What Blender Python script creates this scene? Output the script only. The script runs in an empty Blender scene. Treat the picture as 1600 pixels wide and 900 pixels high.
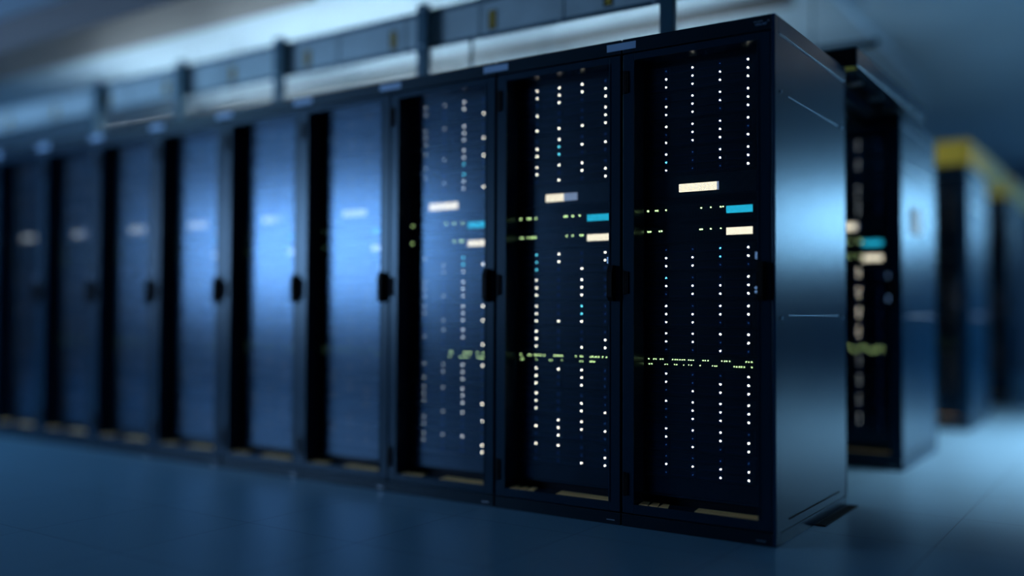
import bpy, bmesh, math, random
from mathutils import Vector, Matrix
random.seed(7)
SC = bpy.context.scene
COL = SC.collection

# ------------------------------------------------------------------ camera
def make_camera():
    f, pitch, roll, yaw = 1485.5, 0.0273, 0.0045, 0.5989
    sy, cy = math.sin(yaw), math.cos(yaw)
    F0 = Vector((-sy, cy, 0)); R0 = Vector((cy, sy, 0)); Z = Vector((0, 0, 1))
    F = F0 * math.cos(pitch) + Z * math.sin(pitch)
    U0 = Z * math.cos(pitch) - F0 * math.sin(pitch)
    c, s = math.cos(roll), math.sin(roll)
    R = R0 * c + U0 * s
    U = U0 * c - R0 * s
    cam = bpy.data.cameras.new('camera')
    o = bpy.data.objects.new('camera', cam); COL.objects.link(o)
    M = Matrix((R, U, -F)).transposed().to_4x4()
    M.translation = Vector((1.1985, -3.4834, 0.8628))
    o.matrix_world = M
    cam.sensor_width = 36; cam.lens = 36 * f / 1600
    cam.clip_start = 0.05; cam.clip_end = 60
    cam.dof.use_dof = True
    cam.dof.focus_distance = 3.86
    cam.dof.aperture_fstop = 0.030 / CAM_APERTURE * (36 * f / 1600) / 30.0
    SC.camera = o
CAM_APERTURE = 0.158          # entrance pupil in metres
make_camera()

# ------------------------------------------------------------------ exposure, world
SC.view_settings.view_transform = 'Standard'
SC.view_settings.look = 'None'
SC.view_settings.exposure = 0.0
SC.view_settings.gamma = 1.0
SC.view_settings.use_curve_mapping = False
SC.cycles.use_denoising = True
SC.cycles.max_bounces = 8
SC.cycles.diffuse_bounces = 4
SC.cycles.transparent_max_bounces = 16
SC.cycles.sample_clamp_indirect = 4
W = bpy.data.worlds.new('world'); SC.world = W; W.use_nodes = True
W.node_tree.nodes['Background'].inputs[0].default_value = (0.05, 0.16, 0.35, 1)
W.node_tree.nodes['Background'].inputs[1].default_value = 0.02

# tuning values of the lights
GLOW_FRONT = ((0.40, 0.62, 1.0), 17.0)     # unseen glow pane added behind the camera, left, for the door reflections
GLOW_BACK = ((0.26, 0.62, 1.0), 16.0)  # unseen pane added in the back wall for the side panel glow
DOWN_W = 48.0                             # watts of each downlight over the right aisle     
LUM_HANG = ((0.70, 0.88, 1.0), 28.0)      # hanging tubes
LUM_AISLE = ((0.85, 0.92, 1.0), 0.4)     # recessed aisle panels
LUM_FRONT = ((0.42, 0.86, 1.0), 11.0)  # extra unseen ceiling light, added to brighten the front floor

# ------------------------------------------------------------------ materials
def mat(name):
    m = bpy.data.materials.new(name); m.use_nodes = True
    return m, m.node_tree, m.node_tree.nodes['Principled BSDF']
def pm(name, col, rough=0.4, metal=0.0, noise=0.0, nscale=40, spec=0.5, bump=0.0):
    m, nt, b = mat(name)
    b.inputs['Base Color'].default_value = (*col, 1)
    b.inputs['Roughness'].default_value = rough
    b.inputs['Metallic'].default_value = metal
    b.inputs['Specular IOR Level'].default_value = spec
    if noise or bump:
        tc = nt.nodes.new('ShaderNodeTexCoord'); n = nt.nodes.new('ShaderNodeTexNoise')
        n.inputs['Scale'].default_value = nscale; n.inputs['Detail'].default_value = 3
        nt.links.new(tc.outputs['Object'], n.inputs['Vector'])
        if noise:
            mx = nt.nodes.new('ShaderNodeMix'); mx.data_type = 'RGBA'
            mx.inputs[6].default_value = (*[c * (1 - noise) for c in col], 1)
            mx.inputs[7].default_value = (*[min(1, c * (1 + noise)) for c in col], 1)
            nt.links.new(n.outputs['Fac'], mx.inputs[0]); nt.links.new(mx.outputs[2], b.inputs['Base Color'])
        if bump:
            bp = nt.nodes.new('ShaderNodeBump'); bp.inputs['Strength'].default_value = bump
            bp.inputs['Distance'].default_value = 0.001
            nt.links.new(n.outputs['Fac'], bp.inputs['Height']); nt.links.new(bp.outputs[0], b.inputs['Normal'])
    return m
def em(name, col, strength, sample=False):
    m = bpy.data.materials.new(name); m.use_nodes = True
    nt = m.node_tree; nt.nodes.clear()
    e = nt.nodes.new('ShaderNodeEmission'); o = nt.nodes.new('ShaderNodeOutputMaterial')
    e.inputs[0].default_value = (*col, 1); e.inputs[1].default_value = strength
    nt.links.new(e.outputs[0], o.inputs[0])
    m.cycles.emission_sampling = 'AUTO' if sample else 'NONE'
    return m
def perforated(name, col, pitch, rad, rough, metal):
    m, nt, b = mat(name)
    b.inputs['Base Color'].default_value = (*col, 1); b.inputs['Roughness'].default_value = rough
    b.inputs['Metallic'].default_value = metal
    tc = nt.nodes.new('ShaderNodeTexCoord'); mp = nt.nodes.new('ShaderNodeMapping')
    mp.inputs['Rotation'].default_value = (0, math.radians(45), 0)
    vo = nt.nodes.new('ShaderNodeTexVoronoi'); vo.voronoi_dimensions = '3D'
    vo.inputs['Scale'].default_value = 1 / pitch; vo.inputs['Randomness'].default_value = 0
    sep = nt.nodes.new('ShaderNodeSeparateXYZ'); com = nt.nodes.new('ShaderNodeCombineXYZ')
    nt.links.new(tc.outputs['Object'], mp.inputs[0]); nt.links.new(mp.outputs[0], sep.inputs[0])
    nt.links.new(sep.outputs[0], com.inputs[0]); nt.links.new(sep.outputs[2], com.inputs[2])
    nt.links.new(com.outputs[0], vo.inputs['Vector'])
    lt = nt.nodes.new('ShaderNodeMath'); lt.operation = 'LESS_THAN'; lt.inputs[1].default_value = rad
    nt.links.new(vo.outputs['Distance'], lt.inputs[0])
    tr = nt.nodes.new('ShaderNodeBsdfTransparent'); mx = nt.nodes.new('ShaderNodeMixShader')
    nt.links.new(lt.outputs[0], mx.inputs[0]); nt.links.new(b.outputs[0], mx.inputs[1]); nt.links.new(tr.outputs[0], mx.inputs[2])
    nt.links.new(mx.outputs[0], nt.nodes['Material Output'].inputs[0])
    return m

M = {}
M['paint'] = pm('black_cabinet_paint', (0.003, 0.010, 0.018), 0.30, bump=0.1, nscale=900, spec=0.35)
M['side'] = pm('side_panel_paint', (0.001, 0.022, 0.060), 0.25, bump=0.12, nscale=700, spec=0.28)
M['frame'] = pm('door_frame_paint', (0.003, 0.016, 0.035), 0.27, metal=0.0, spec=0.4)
M['inner'] = pm('cabinet_inside', (0.003, 0.005, 0.009), 0.7)
M['mesh'] = perforated('perforated_door_steel', (0.09, 0.165, 0.25), 0.0045, 0.44, 0.235, 1.0)
M['plastic'] = pm('black_plastic', (0.003, 0.004, 0.006), 0.6, spec=0.12)
M['chassis'] = pm('server_black', (0.004, 0.010, 0.020), 0.38, spec=0.15)
M['tray'] = pm('drive_tray_dark', (0.004, 0.011, 0.024), 0.35, spec=0.15)
M['latch'] = pm('drive_latch_navy', (0.008, 0.022, 0.12), 0.35, spec=0.15)
M['grille'] = perforated('storage_grille', (0.03, 0.06, 0.08), 0.004, 0.30, 0.4, 0.6)
M['steel'] = pm('bright_steel', (0.5, 0.6, 0.7), 0.3, metal=1.0)
M['sticker'] = pm('blue_sticker', (0.30, 0.48, 0.70), 0.5)
M['slot'] = pm('slot_highlight', (0.75, 0.82, 0.90), 0.35, metal=0.3)  # highlight along the grooves, painted in as a pale colour
M['white'] = pm('white_tag', (0.85, 0.85, 0.8), 0.5)
M['sill_light'] = pm('sill_light_yellow', (1.0, 0.60, 0.24), 0.6)  # warm light on the sill, put into the colour
M['markyellow'] = pm('mark_yellow', (1.0, 0.72, 0.10), 0.5)
M['yellow'] = pm('yellow_panel', (0.85, 0.52, 0.06), 0.6, spec=0.15)
M['tray_grey'] = pm('tray_grey_metal', (0.34, 0.46, 0.50), 0.45, metal=0.2, noise=0.25, nscale=6)
M['tray_rail'] = pm('tray_rail_dark', (0.02, 0.08, 0.12), 0.4, metal=0.3)
M['ceil'] = pm('ceiling_paint', (0.36, 0.47, 0.54), 0.8, noise=0.12, nscale=1.2)
M['wall'] = pm('wall_paint', (0.06, 0.16, 0.26), 0.7, noise=0.15, nscale=0.8)
M['wallfront'] = pm('dark_wall_paint', (0.012, 0.030, 0.05), 0.6, noise=0.15, nscale=0.8)
M['duct'] = pm('duct_grey', (0.10, 0.10, 0.10), 0.55)
M['led'] = em('led_white', (1.0, 0.98, 0.80), 9.0)
M['ledblue'] = em('led_faint_blue', (0.02, 0.09, 0.35), 0.9)
M['ledteal'] = em('led_teal', (0.12, 0.75, 0.95), 6.0)
M['ledgreen'] = em('led_green', (0.66, 1.0, 0.42), 5.5)
M['ledgreenweak'] = em('led_green_weak', (0.5, 1.0, 0.5), 0.35)
M['lcdweak'] = em('display_white_dim', (0.8, 0.93, 1.0), 0.9)
M['cyanweak'] = em('display_cyan_dim', (0.05, 0.45, 0.8), 0.6)
M['ledice'] = em('led_ice_blue', (0.25, 0.5, 1.0), 1.0)
M['ledweak'] = em('led_weak', (0.8, 0.95, 1.0), 0.35)
M['ledmid'] = em('led_soft', (0.85, 0.95, 1.0), 4.5)
M['ledfaint'] = em('led_pale', (0.8, 0.95, 1.0), 1.6)
M['cyan'] = em('display_cyan', (0.02, 0.55, 0.85), 1.45)
M['lcd'] = em('display_white', (1.0, 0.93, 0.72), 2.0)
M['lcdgrey'] = em('display_grey', (0.35, 0.50, 0.80), 0.9)
M['glow1'] = em('front_pane_glow', *GLOW_FRONT, sample=True)
M['glow2'] = em('back_pane_glow', *GLOW_BACK, sample=True)
M['lum'] = em('tube_glow', *LUM_HANG, sample=True)
M['lumaisle'] = em('panel_glow', *LUM_AISLE, sample=True)
M['lumfront'] = em('front_panel_glow', *LUM_FRONT, sample=True)

def floor_mat():
    m, nt, b = mat('raised_floor_tiles')
    tc = nt.nodes.new('ShaderNodeTexCoord'); br = nt.nodes.new('ShaderNodeTexBrick')
    mp = nt.nodes.new('ShaderNodeMapping'); mp.inputs['Location'].default_value = (0.11, 0.24, 0)
    nt.links.new(tc.outputs['Object'], mp.inputs[0]); nt.links.new(mp.outputs[0], br.inputs['Vector'])
    br.offset = 0; br.inputs['Scale'].default_value = 1.0
    br.inputs['Brick Width'].default_value = 0.6; br.inputs['Row Height'].default_value = 0.6
    br.inputs['Mortar Size'].default_value = 0.0022; br.inputs['Mortar Smooth'].default_value = 0.2
    br.inputs['Color1'].default_value = (0.105, 0.240, 0.35, 1); br.inputs['Color2'].default_value = (0.110, 0.250, 0.365, 1)
    br.inputs['Mortar'].default_value = (0.04, 0.09, 0.14, 1)
    n = nt.nodes.new('ShaderNodeTexNoise'); n.inputs['Scale'].default_value = 160; n.inputs['Detail'].default_value = 2
    nt.links.new(tc.outputs['Object'], n.inputs['Vector'])
    mr = nt.nodes.new('ShaderNodeMapRange'); mr.inputs[3].default_value = 0.75; mr.inputs[4].default_value = 1.25
    nt.links.new(n.outputs['Fac'], mr.inputs[0])
    mx = nt.nodes.new('ShaderNodeMix'); mx.data_type = 'RGBA'; mx.blend_type = 'MULTIPLY'; mx.inputs[0].default_value = 1
    nt.links.new(br.outputs['Color'], mx.inputs[6]); nt.links.new(mr.outputs[0], mx.inputs[7])
    nt.links.new(mx.outputs[2], b.inputs['Base Color'])
    b.inputs['Roughness'].default_value = 0.42
    return m
M['floor'] = floor_mat()

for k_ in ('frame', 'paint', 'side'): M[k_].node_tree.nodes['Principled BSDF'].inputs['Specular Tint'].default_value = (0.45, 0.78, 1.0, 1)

# ------------------------------------------------------------------ helpers
def bm_new(): return bmesh.new()
def box(bm, x0, x1, y0, y1, z0, z1, mi=0, bev=0.0):
    if x0 > x1: x0, x1 = x1, x0
    if y0 > y1: y0, y1 = y1, y0
    if z0 > z1: z0, z1 = z1, z0
    r = bmesh.ops.create_cube(bm, size=1)
    vs = r['verts']
    for v in vs:
        v.co = Vector(((x0 + x1) / 2 + v.co.x * (x1 - x0), (y0 + y1) / 2 + v.co.y * (y1 - y0), (z0 + z1) / 2 + v.co.z * (z1 - z0)))
    fs = set(f for v in vs for f in v.link_faces)
    for f in fs: f.material_index = mi
    if bev:
        es = list(set(e for v in vs for e in v.link_edges))
        rr = bmesh.ops.bevel(bm, geom=es, offset=bev, segments=2, affect='EDGES', profile=0.5)
        for f in rr['faces']: f.material_index = mi
    return bm
def cyl(bm, p, r, h, axis='Z', seg=16, mi=0, r2=None):
    rr = bmesh.ops.create_cone(bm, cap_ends=True, segments=seg, radius1=r, radius2=r if r2 is None else r2, depth=h)
    rot = {'Z': Matrix(), 'Y': Matrix.Rotation(math.pi / 2, 4, 'X'), 'X': Matrix.Rotation(math.pi / 2, 4, 'Y')}[axis]
    for v in rr['verts']: v.co = rot @ v.co + Vector(p)
    for v in rr['verts']:
        for f in v.link_faces: f.material_index = mi
    return bm
def mesh_of(name, bm, mats):
    me = bpy.data.meshes.new(name); bm.normal_update(); bm.to_mesh(me); bm.free()
    for m in (mats if isinstance(mats, (list, tuple)) else [mats]): me.materials.append(M[m])
    return me
def link(name, me, parent=None, loc=(0, 0, 0)):
    o = bpy.data.objects.new(name, me); COL.objects.link(o); o.location = loc
    if parent is not None: o.parent = parent
    return o
def obj(name, bm, mats, parent=None, loc=(0, 0, 0)):
    return link(name, mesh_of(name, bm, mats), parent, loc)
def tag(o, label, cat, group=None, kind=None):
    o['label'] = label; o['category'] = cat
    if group: o['group'] = group
    if kind: o['kind'] = kind
    return o
def thing(name, label, cat, loc=(0, 0, 0), group=None):
    o = bpy.data.objects.new(name, None); COL.objects.link(o); o.location = loc
    o.empty_display_size = 0.1
    return tag(o, label, cat, group)
def struct(name, bm, mats, loc=(0, 0, 0)):
    o = obj(name, bm, mats, None, loc); o['kind'] = 'structure'; return o
def copy_tree(o, parent=None):
    c = o.copy(); COL.objects.link(c)
    if parent is not None: c.parent = parent
    for ch in list(o.children): copy_tree(ch, c)
    return c

# ------------------------------------------------------------------ room shell
X0, X1, Y0, Y1, H = -14.0, 5.0, -4.6, 12.5, 3.1
struct('floor', box(bm_new(), X0, X1, Y0, Y1, -0.1, 0), 'floor')
struct('ceiling', box(bm_new(), X0, X1, Y0, Y1, H, H + 0.1), 'ceil')
struct('wall_left', box(bm_new(), X0 - 0.1, X0, Y0, Y1, 0, H), 'wall')
struct('wall_right', box(bm_new(), X1, X1 + 0.1, Y0, Y1, 0, H), 'wall')
def wall_with_hole(name, ya, yb, hx0, hx1, hz0, hz1, m):
    bm = bm_new()
    box(bm, X0, hx0, ya, yb, 0, H); box(bm, hx1, X1, ya, yb, 0, H)
    box(bm, hx0, hx1, ya, yb, 0, hz0); box(bm, hx0, hx1, ya, yb, hz1, H)
    return struct(name, bm, m)
def added_window(name, ya, yb, hx0, hx1, hz0, hz1, n, glow):  # frame and pane of a glow source added out of view
    bm = bm_new(); t = 0.05
    box(bm, hx0, hx1, ya, yb, hz0, hz0 + t); box(bm, hx0, hx1, ya, yb, hz1 - t, hz1)
    for i in range(n + 1):
        x = hx0 + t / 2 + (hx1 - hx0 - t) * i / n
        box(bm, x - t / 2, x + t / 2, ya, yb, hz0 + t, hz1 - t)
    f = struct(name, bm, 'duct')
    ym = (ya + yb) / 2
    obj('glow_pane', box(bm_new(), hx0 + t, hx1 - t, ym - 0.01, ym + 0.01, hz0 + t, hz1 - t), glow, f)
WF = (-9.6, -5.6, 1.0, 2.35)
wall_with_hole('wall_front', Y0 - 0.1, Y0, *WF, 'wallfront')
added_window('added_window_1', Y0 - 0.08, Y0 - 0.02, *WF, 4, 'glow1')
WB = (2.2, 4.6, 1.9, 2.95)
wall_with_hole('wall_back', Y1, Y1 + 0.1, *WB, 'wall')
added_window('added_window_2', Y1 + 0.02, Y1 + 0.08, *WB, 3, 'glow2')

# ------------------------------------------------------------------ ceiling lights
def hang_tube(x0, x1, y, z, label):
    t = thing('ceiling_light', label, 'light', ((x0 + x1) / 2, y, z), 'hanging tube lights')
    L = (x1 - x0) / 2
    bm = bm_new(); box(bm, -L, L, -0.035, 0.035, 0.045, 0.075, bev=0.004)
    box(bm, -L - 0.01, -L + 0.03, -0.045, 0.045, -0.05, 0.07); box(bm, L - 0.03, L + 0.01, -0.045, 0.045, -0.05, 0.07)
    obj('housing', bm, 'duct', t)
    bm = bm_new(); cyl(bm, (0, -0.05, 0), 0.03, 2 * L - 0.06, 'X'); cyl(bm, (0, 0.05, 0), 0.03, 2 * L - 0.06, 'X')
    obj('tube', bm, 'lum', t)
    for sx in (-0.8, 0.8):
        obj('hanger', cyl(bm_new(), (sx * L, 0, (H - z + 0.075) / 2), 0.006, H - z - 0.075, 'Z', 8), 'duct', t)
HT = [(-6.9, -5.5, 1.65, 2.45), (-5.3, -2.7, 1.65, 2.45), (-2.9, -1.2, 3.0, 2.50), (-5.0, -3.3, 3.0, 2.50), (-7.1, -5.4, 3.0, 2.50)]
LB = ['bright hanging tube light above the far left cabinets, under the ceiling',
      'bright hanging tube light over the blurred middle cabinets, under the ceiling',
      'hanging tube light behind the overhead tray, nearest the sharp front cabinets',
      'hanging tube light behind the overhead tray, middle one of its line of three',
      'hanging tube light behind the overhead tray, farthest left of its line']
for (a, b, y, z), l in zip(HT, LB): hang_tube(a, b, y, z, l)
def panel_light(x, y, sx, sy, m, label):
    t = thing('ceiling_panel_light', label, 'light', (x, y, H), 'flush ceiling panel lights')
    bm = bm_new()
    for a, b, c, d in ((-sx, sx, -sy, -sy + .03), (-sx, sx, sy - .03, sy), (-sx, -sx + .03, -sy + .03, sy - .03), (sx - .03, sx, -sy + .03, sy - .03)):
        box(bm, a, b, c, d, -0.03, 0)
    obj('frame', bm, 'duct', t)
    obj('diffuser', box(bm_new(), -sx + .03, sx - .03, -sy + .03, sy - .03, -0.02, -0.002), m, t)
    if m == 'lumaisle':
        ld = bpy.data.lights.new('downlight', 'AREA'); ld.shape = 'RECTANGLE'; ld.size = 2 * sx - .1; ld.size_y = 2 * sy - .1
        ld.energy = DOWN_W; ld.color = LUM_AISLE[0]; ld.spread = math.radians(75)
        lo = bpy.data.objects.new('downlight', ld); COL.objects.link(lo); lo.parent = t; lo.location = (0, 0, -0.024)
panel_light(1.3, 2.8, 0.45, 0.6, 'lumaisle', 'flush square ceiling light over the right aisle beyond the end cabinet')
panel_light(1.05, 4.5, 0.45, 0.6, 'lumaisle', 'flush square ceiling light over the right aisle near the yellow headed row')
panel_light(-6.5, -2.0, 0.6, 0.3, 'lumfront', 'flush ceiling light added unseen over the front aisle, left of the camera')

# ------------------------------------------------------------------ ceiling services
o = obj('ceiling_duct', box(bm_new(), -9, -0.9, 2.93, 3.10, 3.03, 3.095, bev=0.01), 'duct')
tag(o, 'long dull grey duct under the ceiling behind the overhead tray', 'duct')
o = obj('ceiling_duct', box(bm_new(), -12, -3.2, 0.25, 0.75, 2.84, 3.09, bev=0.01), 'duct')
tag(o, 'dark grey duct under the ceiling at the upper left, above the blurred cabinets', 'duct')
o = obj('ceiling_conduit', cyl(bm_new(), (-0.65, 4.2, 3.085), 0.008, 4.2, 'Y', 10), 'steel')
tag(o, 'thin bright conduit running back under the ceiling above the end cabinet', 'conduit')

# ------------------------------------------------------------------ cabinet
CW, CD, CH = 0.632, 0.97, 2.0
def cabinet_parts(root, gloss='frame'):
    bm = bm_new(); t = 0.012
    box(bm, -CW + .001, -.001, 0.0, CD, 1.942, CH, bev=0.002)                 # top with fascia
    box(bm, -CW + .001, -.001, 0.0, CD, 0.0, 0.05, bev=0.002)                 # plinth
    box(bm, -CW + .001, -CW + t, 0.1, CD, 0.05, 1.942)                # left inner wall
    box(bm, -t, -.001, 0.1, CD, 0.05, 1.942)
    box(bm, -CW + t, -t, CD - t, CD, 0.05, 1.942)
    fr = obj('cabinet_frame', bm, 'paint', root)
    bm = bm_new()                                                # mounting posts and blanking
    box(bm, -CW + t, -0.592, 0.118, 0.16, 0.05, 1.942); box(bm, -0.100, -t, 0.118, 0.16, 0.05, 1.942)
    obj('mounting_rail', bm, 'inner', root)
    door = bpy.data.objects.new('door', None); COL.objects.link(door); door.parent = root
    a, b, z0, z1, d = -CW + 0.004, -0.004, 0.055, 1.936, 0.09
    s = 0.052
    bm = bm_new()
    box(bm, a, a + s, 0.0, d, z0, z1, bev=0.002); box(bm, b - s, b, 0.0, d, z0, z1, bev=0.002)
    box(bm, a + s, b - s, 0.0, d, 1.908, z1, bev=0.001); box(bm, a + s, b - s, 0.0, d, z0, 0.092, bev=0.001)
    # thin raised bead round the opening
    box(bm, a + s - .006, a + s, -0.003, 0.0, 0.092, 1.908); box(bm, b - s, b - s + .006, -0.003, 0.0, 0.092, 1.908)
    obj('door_frame', bm, 'frame', door)
    bm = bm_new()
    vs = [bm.verts.new(p) for p in ((a + s, 0, 0.13), (b - s, 0, 0.13), (b - s, 0, 1.908), (a + s, 0, 1.908))]
    bm.faces.new(vs)
    g = bmesh.ops.extrude_face_region(bm, geom=bm.faces[:])
    for v in [e for e in g['geom'] if isinstance(e, bmesh.types.BMVert)]: v.co.y += 0.0012
    obj('mesh_screen', bm, 'mesh', door, (0, 0.088, 0))
    bm = bm_new(); box(bm, a + s, b - s, 0.083, 0.089, 0.125, 0.133)
    obj('screen_rail', bm, 'frame', door)
    # swing handle on the right stile
    bm = bm_new(); hx = -0.038
    pr = [(0.0, 1.065), (-0.020, 1.065), (-0.032, 1.035), (-0.032, 0.935), (-0.020, 0.918), (0.0, 0.918)]
    f0 = [bm.verts.new((hx - .013, y, z)) for y, z in pr]; f1 = [bm.verts.new((hx + .013, y, z)) for y, z in pr]
    bm.faces.new(f0); bm.faces.new(f1[::-1])
    for i in range(len(pr)): bm.faces.new((f0[i], f1[i], f1[(i + 1) % 6], f0[(i + 1) % 6]))
    bmesh.ops.recalc_face_normals(bm, faces=bm.faces[:])
    bmesh.ops.bevel(bm, geom=bm.edges[:], offset=0.002, segments=2, affect='EDGES')
    hd = obj('handle', bm, 'plastic', door)
    bm = bm_new()
    for k in range(4): cyl(bm, (-0.062, -0.0015, 1.098 - k * .0068), 0.0022, 0.003, 'Y', 10)
    obj('handle_light', bm, 'ledice', door)
    for z in (0.966, 0.951): obj('lock_light', cyl(bm_new(), (-0.062, -0.0015, z), 0.004, 0.003, 'Y', 12), 'ledice', door)
    for z in (1.82, 0.993, 0.172):
        bm = bm_new(); x = -CW + 0.006
        box(bm, x, x + .011, -0.006, 0.004, z - .048, z + .048, 0, 0.002)
        cyl(bm, (x + .016, -0.004, z), 0.004, 0.09, 'Z', 10, 0)
        box(bm, x + .019, x + .024, -0.006, 0.002, z - .045, z + .045, 0)
        obj('hinge', bm, ['plastic'], door)
    for (xa, xb, tilt) in ((-0.572, -0.44, 0), (-0.33, -0.066, 0)):  # slanted light patches on the sill, built as thin yellow plates
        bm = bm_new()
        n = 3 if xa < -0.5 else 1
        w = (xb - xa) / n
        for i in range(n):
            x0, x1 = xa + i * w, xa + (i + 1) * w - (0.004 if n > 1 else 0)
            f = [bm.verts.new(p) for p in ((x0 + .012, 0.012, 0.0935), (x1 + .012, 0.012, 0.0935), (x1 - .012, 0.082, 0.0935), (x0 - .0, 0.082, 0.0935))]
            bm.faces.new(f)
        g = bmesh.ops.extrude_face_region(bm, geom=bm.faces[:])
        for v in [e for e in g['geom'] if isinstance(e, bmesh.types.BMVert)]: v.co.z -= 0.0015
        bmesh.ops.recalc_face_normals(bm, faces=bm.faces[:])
        st = obj('sill_light_patch', bm, 'sill_light', root); st['label'] = 'yellow patch of light painted on the door sill'
    obj('foot_badge', box(bm_new(), -0.065, -0.028, -0.001, 0.002, 0.017, 0.0205), 'steel', root)
    return root

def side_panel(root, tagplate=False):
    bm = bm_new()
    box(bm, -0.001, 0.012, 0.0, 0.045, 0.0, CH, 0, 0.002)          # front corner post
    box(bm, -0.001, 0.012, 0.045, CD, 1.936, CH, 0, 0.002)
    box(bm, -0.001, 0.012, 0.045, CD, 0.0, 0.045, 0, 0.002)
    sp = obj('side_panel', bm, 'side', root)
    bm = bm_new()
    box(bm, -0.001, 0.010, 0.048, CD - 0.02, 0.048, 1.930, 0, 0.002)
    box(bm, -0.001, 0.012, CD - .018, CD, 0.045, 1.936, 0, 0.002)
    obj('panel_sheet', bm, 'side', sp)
    bm = bm_new()
    bm.free()
    for z in (1.713, 0.863, 0.083):
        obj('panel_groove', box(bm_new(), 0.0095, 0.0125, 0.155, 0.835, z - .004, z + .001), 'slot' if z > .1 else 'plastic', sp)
    obj('top_lip', box(bm_new(), 0.0095, 0.0125, 0.05, CD - .03, 1.9305, 1.9325), 'steel', sp)
    for y in (0.07, 0.91):
        for z in (1.715, 0.852):
            obj('screw', cyl(bm_new(), (0.0115, y, z), 0.006, 0.005, 'X', 12), 'steel', sp)

def badge(root):
    # small maker's plate on the fascia: a light line above small raised letters
    bm = bm_new()
    box(bm, -0.069, -0.035, -0.0015, 0.001, 1.976, 1.978)
    obj('badge_dot', cyl(bm_new(), (-0.012, -0.001, 1.975), 0.0026, 0.003, 'Y', 12), 'steel', root)
    obj('badge_line', bm, 'steel', root)
    bm = bm_new(); x = -0.063
    for i in range(7):
        box(bm, x, x + .0012, -0.0015, 0.001, 1.9625, 1.9695)
        if i % 2 == 0: box(bm, x, x + .0045, -0.0015, 0.001, 1.9685, 1.9695)
        else: box(bm, x, x + .0045, -0.0015, 0.001, 1.9625, 1.9635)
        if i % 3: box(bm, x + .0035, x + .0045, -0.0015, 0.001, 1.9625, 1.9695)
        x += .0068
    obj('badge_letters', bm, 'sticker', root)

ORD = ['first', 'second', 'third', 'fourth', 'fifth', 'sixth', 'seventh', 'eighth', 'ninth', 'tenth', 'eleventh', 'twelfth']

# ------------------------------------------------------------------ equipment (local origin: cabinet's right front foot)
FY = 0.118
LEDX = (-0.485, -0.368, -0.250, -0.134)
GZ = (1.871, 1.756, 1.640, 1.525, 1.129, 1.014, 0.8985, 0.786, 0.6205, 0.509, 0.396, 0.284)   # first LED row of each server
RP = 0.0333
def tray_me():
    bm = bm_new()
    box(bm, -0.100, 0.014, -0.004, 0.03, -0.0135, 0.0135, 0, 0.001)
    box(bm, -0.010, 0.006, -0.0065, -0.0035, -0.0105, 0.0105, 1, 0.0006)
    box(bm, -0.094, -0.018, -0.005, -0.0035, -0.0095, -0.007, 1)
    return mesh_of('drive_tray', bm, ['tray', 'latch'])
def dome(bm, p, r, h, seg=14):
    x, y, z = p
    cyl(bm, (x, y - h / 2, z), r, h, 'Y', seg, 0, None)
TRAY = tray_me()
def led_me(name, m, r):
    bm = bm_new(); dome(bm, (0, -0.0060, 0), r, 0.003); return mesh_of(name, bm, m)
LED = {'1': led_me('status_light', 'led', 0.0035), 'd': led_me('status_light', 'ledblue', 0.0026), 'm': led_me('status_light', 'ledmid', 0.0038), 'f': led_me('status_light', 'ledfaint', 0.004), 't': led_me('status_light', 'ledteal', 0.0033)}
def chassis_me():
    bm = bm_new()
    # box whose face is recessed behind the trays; origin at first LED row, front plane y=0
    box(bm, -0.590, -0.100, 0.002, 0.62, -0.085, 0.021, 0, 0.001)
    box(bm, -0.590, -0.118, -0.003, 0.004, 0.0165, 0.0205, 0)
    return mesh_of('rack_server', bm, 'chassis')
CHASSIS = chassis_me()
bm = bm_new(); box(bm, -0.117, -0.101, -0.009, 0.002, -0.083, 0.020, 0, 0.001); EAR = mesh_of('mounting_ear', bm, 'tray')
bm = bm_new()
for r in range(3):
    for x in LEDX:
        box(bm, x - .100, x + .014, -0.004, 0.002, -r * RP - .0135, -r * RP + .0135, 0)
FARTRAYS = mesh_of('drive_front', bm, 'tray')
def far_leds():
    bm = bm_new()
    for r in range(3):
        for x in LEDX:
            if random.random() < 0.4: dome(bm, (x, -0.004, -r * RP), 0.0045, 0.003, 8)
    return mesh_of('status_lights', bm, 'ledweak')
FARLED = [far_leds() for _ in range(4)]

PAT = {
 1: ['1111 d111 ... '],
}
# one string per server: three rows, four columns each (1 lit, t teal, d faint)
P1 = ['d1d1 1111 1111', 'd111 1111 11d1', '1111 d11d 1111', '11d1 td11 1dd1'.replace('1dd1', '1dd1'),
      'ddt1 11t1 11dd', 'tdd1 1111 d111', '1d11 1111 11dd', '1111 11d1 dd1d',
      '1dd1 1d11 d111', '1111 d111 d111', '11 1d'.replace(' ', '') + ' 1d11 d1d1', 'dddd 1d1d'.replace('1d1d', '1111') + ' dd11'.replace(' dd11', ' dd11')]
P1[3] = '1111 tdd1 1dd1'
P1[3] = '1d11 td11 1dd1'
P2 = ['11 1d'.replace(' ', '') + ' 1111 d1d1', '1dd1 dd d1'.replace('dd d1', 'ddd1') + ' 1111', 'd1dd 1t11 1tdd', '111d 1d11 d1d1',
      't1d1 t1d1 tdd1'.replace('tdd1', 'td1d'), '1d1d 1d1d 1d1d', '1dtd 1dtd 111d', '1ddd 1dd1 1d11',
      '111d 1d1d 1d1d', '1ddd 1d1d 1d11', 'd11d 111d'.replace('111d', '1111') + ' d1dd', '11dd dd d1'.replace('dd d1', 'ddd1') + ' dd11']
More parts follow.
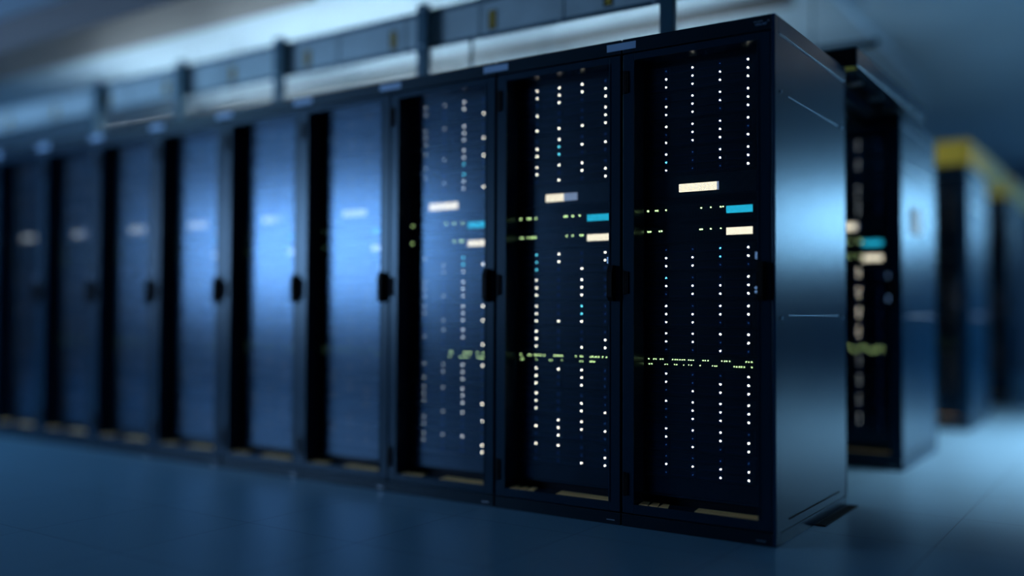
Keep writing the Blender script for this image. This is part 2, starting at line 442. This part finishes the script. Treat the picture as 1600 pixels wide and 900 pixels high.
P3 = ['111d 1d1d ddd1', '111d 1d1d 1d11', '1d1d d111'.replace('d111', 'd111') + ' 1dtd', '1dtd d11d dd11',
      '1dtd d1t1 d11d', '1d1d 1d1d 111d', '1d11 1d1d d111', 'd11d 1d1d ddd1',
      '1111 d11d 1d1d', '111d 1d1d 1d11', 'd11d 1dd1 1ddd', '111d 1dd1 ddd1']
PB = ['ddfd ddfd dddd', 'ddfd ddfd dddd', 'dddd ddfd ddfd', 'ddfd ddfd ddfd'] + ['dd1d dd1d dddd'] * 4 + ['ddfd ddfd dddd'] * 4
def norm(p): return [s if len(s) == 4 else (s + 'dddd')[:4] for s in (p.split() + ['dddd'] * 3)[:3]]

def put_server(cx, cy, sc, k, pat, where, group, detail, idx):
    o = link('rack_server', CHASSIS, None, (cx, cy + FY, GZ[k])); o.scale.x = sc
    pos = 'topmost' if k == 0 else ('lowest' if k == 11 else ORD[k] + ' from the top')
    tag(o, f'dark slim drive server, {pos}, in {where}', 'server', group)
    if detail:
        link('mounting_ear', EAR, o)
        rows = norm(pat)
        if idx == 2: rows = [r_[:2].replace('1', 'f') + r_[2].replace('1', 'm') + r_[3:] for r_ in rows]
        for r in range(3):
            for c in range(4):
                t = link('drive_tray', TRAY, o, (LEDX[c], 0, -r * RP))
                link('status_light', LED[rows[r][c]], t)
    else:
        link('drive_front', FARTRAYS, o)
        link('status_lights', FARLED[(k + idx) % 4], o)
    return o

def put_storage(cx, cy, sc, where, group, disp, far=False):
    t = thing('storage_array', f'dark perforated storage unit with a {"unlit" if far == 2 else "lit"} display, in {where}', 'storage unit', (cx, cy + FY, 1.345), group)
    t.scale.x = sc
    bm = bm_new(); box(bm, -0.590, -0.100, 0.004, 0.62, 0.0, 0.092, 0, 0.001); box(bm, -0.590, -0.1, -0.004, 0.004, 0.0865, 0.092); box(bm, -0.59, -0.1, -0.004, 0.004, 0.0, 0.005)
    obj('chassis', bm, 'chassis', t)
    obj('grille', box(bm_new(), -0.588, -0.104, -0.003, -0.001, 0.006, 0.086), 'grille', t)
    bm = bm_new(); x0, x1, xm = disp
    box(bm, x0 - .003, x1 + .003, -0.006, -0.002, 0.0165, 0.055); obj('display_bezel', bm, 'plastic', t)
    obj('display', box(bm_new(), x0, xm, -0.0075, -0.0055, 0.019, 0.0525), 'inner' if far == 2 else 'lcdweak' if far else 'lcd', t)
    if xm < x1: obj('display_tab', box(bm_new(), xm, x1, -0.0074, -0.0055, 0.019, 0.0525), 'lcdgrey', t)

def put_switch(cx, cy, sc, z, where, group, leds, disp, rows=1, kindname='network_switch', far=False):
    # z = LED height of upper row
    col = 'unlit' if far == 2 else disp
    lab = ((f'{"upper" if disp == "cyan" else "lower"} network switch with {col} display, in {where}' if far == 2 else f'network switch with {col} display, in {where}') if disp else f'patch panel with tiny green lights, in {where}')
    t = thing(kindname, lab, 'network switch' if disp else 'patch panel', (cx, cy + FY, z), group)
    t.scale.x = sc
    bm = bm_new(); h0 = -0.048 if disp else -0.038
    box(bm, -0.590, -0.100, 0.0, 0.45, h0, 0.019, 0, 0.001)
    box(bm, -0.590, -0.100, -0.004, 0.0, 0.0135, 0.019, 0)
    obj('chassis', bm, 'chassis', t)
    bm = bm_new()
    for b in range(2):
        for i in range(12):
            x = -0.55 + b * .165 + i * .0125
            box(bm, x, x + .0095, -0.003, 0.0, h0 + .008, -0.012)
    obj('port_bank', bm, 'plastic', t)
    for ri, r in enumerate(leds):
        bm = bm_new()
        for x in r: dome(bm, (-x, 0.0, -ri * 0.0205), 0.0021 if not disp else 0.0029, 0.004, 8)
        if len(r): obj('port_lights', bm, 'ledgreenweak' if far else 'ledgreen', t)
    if disp:
        obj('display_bezel', box(bm_new(), -0.2285, -0.1145, -0.004, 0.0, -0.0305, 0.0045), 'plastic', t)
        obj('display', box(bm_new(), -0.2255, -0.1175, -0.0055, -0.0035, -0.0275, 0.0015), 'inner' if far == 2 else ('cyan' if disp == 'cyan' else 'lcd') + ('weak' if far else ''), t)

SW = {
 1: ([.57, .535, .527, .488, .333, .292, .250, .240], [.57, .560, .518, .508, .338, .330, .292, .250],
     ([0.566, 0.544, 0.533, 0.513, 0.502, 0.459, 0.448, 0.437, 0.427, 0.416, 0.406, 0.388, 0.378, 0.367, 0.326, 0.316, 0.305, 0.246, 0.235, 0.225, 0.213, 0.146, 0.135, 0.123],
      [0.564, 0.553, 0.492, 0.482, 0.45, 0.44, 0.409, 0.387, 0.376, 0.338, 0.285, 0.276, 0.267, 0.195, 0.185, 0.174, 0.165, 0.154, 0.123]), (-.428, -.256, -.264)),
 2: ([.575, .536, .524, .493, .342, .331, .300, .265], [.575, .563, .535, .517, .506, .494, .331, .300, .26, .25],
     ([0.57, 0.529, 0.518, 0.496, 0.486, 0.475, 0.465, 0.446, 0.393, 0.383, 0.373, 0.363, 0.353, 0.282, 0.257, 0.249, 0.209, 0.2, 0.19, 0.181, 0.17, 0.149, 0.131],
      [0.569, 0.559, 0.487, 0.415, 0.405, 0.353, 0.259, 0.249, 0.209, 0.2, 0.19]), (-.437, -.274, -.343)),
 3: ([.57, .36, .31, .262], [.57, .31, .27, .26],
     ([.33, .32, .245, .235, .22, .21, .17, .135, .125], [.33, .27, .26, .25, .24, .22, .165, .155, .145, .135, .125]), (-.460, -.285, -.285)),
}
bl_w = lambda n: n
def cabinet_contents(cx, cy, sc, where, group, pats, cfg, detail, idx, asleep=False):
    for k in range(12):
        put_server(cx, cy, sc, k, pats[k] if pats else None, where, 'drive servers in ' + group, detail, idx)
    s1, s2, pp, disp = cfg
    put_storage(cx, cy, sc, where, 'storage units', disp, 2 if asleep else not detail)
    put_switch(cx, cy, sc, 1.295, where, 'network switches with cyan displays', [s1], 'cyan', far=2 if asleep else not detail)
    put_switch(cx, cy, sc, 1.2085, where, 'network switches with white displays', [s2], 'white', far=2 if asleep else not detail)
    put_switch(cx, cy, sc, 0.679, where, 'patch panels', pp, None, 2, 'patch_panel', far=2 if asleep else not detail)
    for z0, z1, w in ((1.894, 1.938, 'top'), (0.052, 0.196, 'bottom')):
        o = obj('blanking_panel', box(bm_new(), -0.590, -0.100, 0, 0.02, z0, z1, 0, 0.001), 'chassis', None, (cx, cy + FY + 0.002, 0)); o.scale.x = sc
        tag(o, f'plain black blanking panel at the {w} of {where}', 'blanking panel', 'blanking panels')

STK = {}
def put_cabinet(proto, cx, cy, sc, label, group, sticker=True):
    c = proto if proto.get('fresh') else copy_tree(proto)
    return c
proto = thing('server_cabinet', 'x', 'server cabinet')
cabinet_parts(proto)

starts = [0.0, 0.636, 1.273, 1.905, 2.515, 3.145, 3.765, 4.385, 5.005, 5.625]
names = ['front end cabinet', 'second cabinet from the right end', 'third cabinet from the right end', 'fourth cabinet, first blurred one',
         'fifth cabinet of the blurred row', 'sixth cabinet of the blurred row', 'seventh cabinet of the blurred row', 'eighth cabinet of the blurred row',
         'ninth cabinet of the blurred row', 'tenth cabinet of the blurred row']
clabel = ['large black server cabinet at the near corner, dark blue side panel showing',
          'black server cabinet beside the near corner one, second from the right end',
          'server cabinet third from the near corner, its mesh door catching blue light',
          'blurred blue server cabinet, fourth from the near corner',
          'blurred blue server cabinet, fifth from the near corner',
          'blurred blue server cabinet, sixth from the near corner',
          'blurred blue server cabinet, seventh from the near corner',
          'blurred dark blue server cabinet, eighth from the near corner',
          'blurred dark blue server cabinet, ninth from the near corner, at the left frame edge',
          'server cabinet last at the far left end of the blurred row']
wl = ['the near corner cabinet', 'the second cabinet from the near corner', 'the third cabinet from the near corner'] + \
     [f'the {ORD[i]} cabinet from the near corner' for i in range(3, 10)]
pats = {0: P1, 1: P2, 2: P3}
STME = mesh_of('name_sticker', box(bm_new(), -0.067, 0.067, -0.0012, 0.0, -0.015, 0.015), 'sticker')
for i, st in enumerate(starts[1:]):
    o = link('name_sticker', STME, None, (-st, -0.0002, 1.972))
    tag(o, f'pale blue sticker across the joint of the {ORD[i]} and {ORD[i + 1]} cabinets from the corner', 'sticker', 'stickers on the cabinet tops')
for i, st in enumerate(starts):
    c = copy_tree(proto)
    sc = 1.0 if i < 3 else 0.985
    c.location = (-st, 0, 0); c.scale.x = sc
    tag(c, clabel[i], 'server cabinet', 'server cabinets of the long front row')
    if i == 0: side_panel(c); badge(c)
    cabinet_contents(-st - (0.012 if i == 2 else 0), 0, sc, wl[i], wl[i], pats.get(i), SW.get(i + 1, SW[1 + i % 3]), i < 3, i)

# second row, behind the near corner cabinet
ROW2 = 2.10
for i in range(3):
    c = copy_tree(proto); c.location = (-i * 0.637, ROW2, 0)
    w = ['the end cabinet of the second row', 'the second cabinet of the second row', 'the third cabinet of the second row'][i]
    tag(c, ['black server cabinet at the end of the second row, seen past the near corner cabinet', 'black server cabinet second in the row behind, mostly hidden', 'black server cabinet third in the row behind, hidden'][i], 'server cabinet', 'server cabinets of the second row')
    if i == 0:
        side_panel(c)
        pl = obj('notice_plate', box(bm_new(), 0.011, 0.018, 0.22, 0.50, 1.34, 1.49, 0, 0.002), 'white', c); pl['label'] = 'small pale notice plate on the side panel'
    cabinet_contents(-i * 0.637, ROW2, 1.0, w, w, PB if i == 0 else None, SW[1], i == 0, i)

# third and fourth rows with yellow headers
for r, y in ((0, 4.35), (1, 6.7)):
    rn = ('third', 'fourth')[r]
    for i in range(2):
        c = copy_tree(proto); c.location = (-i * 0.637, y, 0)
        w = f'the {"end" if i == 0 else "second"} cabinet of the {rn} row'
        tag(c, f'blurred black server cabinet, {"at the end" if i == 0 else "second"} in the {rn} row under a yellow header', 'server cabinet', f'server cabinets of the {rn} row')
        if i == 0: side_panel(c)
        cabinet_contents(-i * 0.637, y, 1.0, w, w, None, SW[1 + (i + r) % 2], False, i, True)
    t = thing('aisle_header', f'bright yellow containment header on top of the {rn} row of cabinets', 'header', (0, y, CH), 'yellow aisle headers')
    bm = bm_new(); box(bm, -1.25, 0.03, -0.03, 0.0, 0.01, 0.19, 0, 0.003); obj('front_board', bm, 'yellow', t)
    bm = bm_new(); box(bm, 0.0, 0.03, 0.0, 1.9, 0.01, 0.19, 0, 0.003); obj('side_board', bm, 'yellow', t)
    bm = bm_new(); box(bm, -1.25, 0.0, 0.0, 0.97, 0.0, 0.01); obj('base_flange', bm, 'plastic', t)

# containment header between first and second rows
t = thing('sliding_door_header', 'long black sliding door header bridging the first two rows, above the hot aisle', 'door header', (0, CD + 0.01, CH))
bm = bm_new(); box(bm, -0.22, 0.058, 0, 0.02, 0.012, 0.095, 0, 0.003); obj('end_cap', bm, 'plastic', t)
bm = bm_new(); box(bm, 0.044, 0.058, 0.02, 1.55, 0.012, 0.095, 0, 0.003); obj('fascia', bm, 'side', t)
bm = bm_new(); box(bm, -0.22, 0.044, 0.02, 1.55, 0.080, 0.092); obj('top_plate', bm, 'plastic', t)
for x, z0, z1, m in ((-0.045, 0.03, 0.08, 'steel'), (-0.10, 0.02, 0.08, 'plastic'), (-0.16, -0.01, 0.06, 'steel')):
    bm = bm_new(); box(bm, x - .008, x + .008, 0.02, 1.55, z0, z1, 0, 0.002); box(bm, x - .02, x + .02, 0.02, 1.55, z1 - .006, z1)
    obj('track', bm, 'frame' if m == 'steel' else 'plastic', t)
bm = bm_new(); box(bm, -0.03, 0.028, 0.021, 0.12, 0.020, 0.03, 0, 0.001); k = obj('buffer_block', bm, 'yellow', t); k['label'] = 'small yellow buffer inside the header'
bm = bm_new(); box(bm, -0.215, -0.175, 0.0, 1.13, -0.055, 0.03, 0, 0.003); obj('lower_beam', bm, 'plastic', t)
for y in (0.35, 0.75, 1.1):
    bm = bm_new(); box(bm, -0.075, -0.015, y, y + .06, 0.012, 0.032, 0, 0.002); cyl(bm, (-0.045, y + .03, 0.024), 0.014, 0.05, 'X', 12)
    obj('roller', bm, 'steel', t)

# ------------------------------------------------------------------ overhead tray above the front row
def tray(name, x0, x1, y, z0, z1, label, marks, seams):
    t = thing(name, label, 'cable tray', (0, y, 0))
    bm = bm_new(); box(bm, x0, x1, 0, 0.006, z0 + .012, z1 - .012); box(bm, x0, x1, 0.006, 0.05, z0 + .012, z0 + .016); box(bm, x0, x1, 0.006, 0.05, z1 - .016, z1 - .012)
    obj('side_sheet', bm, 'tray_grey', t)
    bm = bm_new(); box(bm, x0, x1, -0.012, 0.010, z0, z0 + .016, 0, 0.002)
    obj('bottom_rail', bm, 'tray_rail', t)
    bm = bm_new(); box(bm, x0, x1, -0.016, 0.012, z1 - .020, z1, 0, 0.002)
    obj('top_rail', bm, 'tray_rail', t)
    for s in seams:
        bm = bm_new(); box(bm, -s - .014, -s + .014, -0.006, 0.0, z0 + .018, z1 - .022, 0, 0.001)
        box(bm, -s - .012, -s + .004, -0.016, -0.010, z0 - .004, z0 + .008, 0)
        obj('joint_clip', bm, 'steel' if False else 'tray_grey', t)
    for m in marks:
        mk = obj('warning_mark', box(bm_new(), -m - .025, -m + .025, -0.004, 0.0, z0 + .034, z0 + .137, 0), 'plastic', t); mk['label'] = 'black tag with yellow bars'
        bm = bm_new()
        for i in range(5): box(bm, -m - .013, -m + .018, -0.0055, -0.003, z0 + .046 + i * .0185, z0 + .054 + i * .0185)
        obj('yellow_bars', bm, 'markyellow', mk)
    return t
TZ0, TZ1 = 2.303, 2.512
tray('overhead_cable_tray', -8.5, -0.45, 0.5, TZ0, TZ1, 'blue grey overhead cable tray on posts above the long front row', [0.97 + 0.68 * i for i in range(9)], [0.72 + .512 * i for i in range(14)])
for x, l in ((-0.635, 'nearest the near corner cabinet'), (-2.07, 'second from the right'), (-3.2, 'third from the right, blurred'), (-4.15, 'fourth from the right, blurred'), (-5.1, 'fifth from the right, blurred')):
    t = thing('tray_post', f'dark upright post carrying the overhead tray, {l}', 'post', (x, 0.45, CH), 'posts under the overhead tray')
    bm = bm_new(); box(bm, -0.034, 0.034, -0.02, 0.02, 0.008, 0.53, 0, 0.003); obj('upright', bm, 'tray_rail', t)
    bm = bm_new(); box(bm, -0.05, 0.05, -0.04, 0.04, 0, 0.008, 0, 0.001); obj('foot_plate', bm, 'tray_rail', t)
    bm = bm_new()
    for z in (0.30, 0.5): cyl(bm, (0.0, -0.021, z), 0.007, 0.006, 'Y', 10)
    obj('bolt', bm, 'steel', t)
t = thing('hanger_rod', 'thin dark rod between tray and cabinet top, right of the second post', 'rod', (-1.785, 0.5, CH))
obj('rod', cyl(bm_new(), (0, 0, 0.155), 0.009, 0.302, 'Z', 10), 'tray_rail', t); obj('nut', cyl(bm_new(), (0, 0, 0.008), 0.016, 0.016, 'Z', 6), 'steel', t)
t = thing('overhead_rail', 'slim grey rail hung above the second row, ending near the black header', 'rail', (0, ROW2 + 0.40, 2.505))
bm = bm_new(); box(bm, -6.0, -0.2, 0, 0.03, 0, 0.045, 0, 0.003); obj('rail_bar', bm, 'tray_rail', t)
for x in (-0.6, -2.6, -4.6): obj('hanger', cyl(bm_new(), (x, 0.015, 0.32), 0.005, 0.55, 'Z', 8), 'tray_rail', t)

# black floor grille beside the near corner cabinet
t = thing('floor_grille', 'narrow black metal floor grille against the foot of the side panel', 'floor grille', (0.0125, 0.465, 0))
bm = bm_new(); box(bm, 0.0, 0.045, 0, 0.51, 0.0, 0.004, 0, 0.001); obj('plate', bm, 'plastic', t)
bm = bm_new()
for i in range(24): box(bm, 0.006, 0.038, 0.012 + i * .0205, 0.022 + i * .0205, 0.004, 0.0055)
obj('slats', bm, 'plastic', t)

# the prototype itself is not part of the room
def drop(o):
    for ch in list(o.children): drop(ch)
    bpy.data.objects.remove(o, do_unlink=True)
drop(proto)
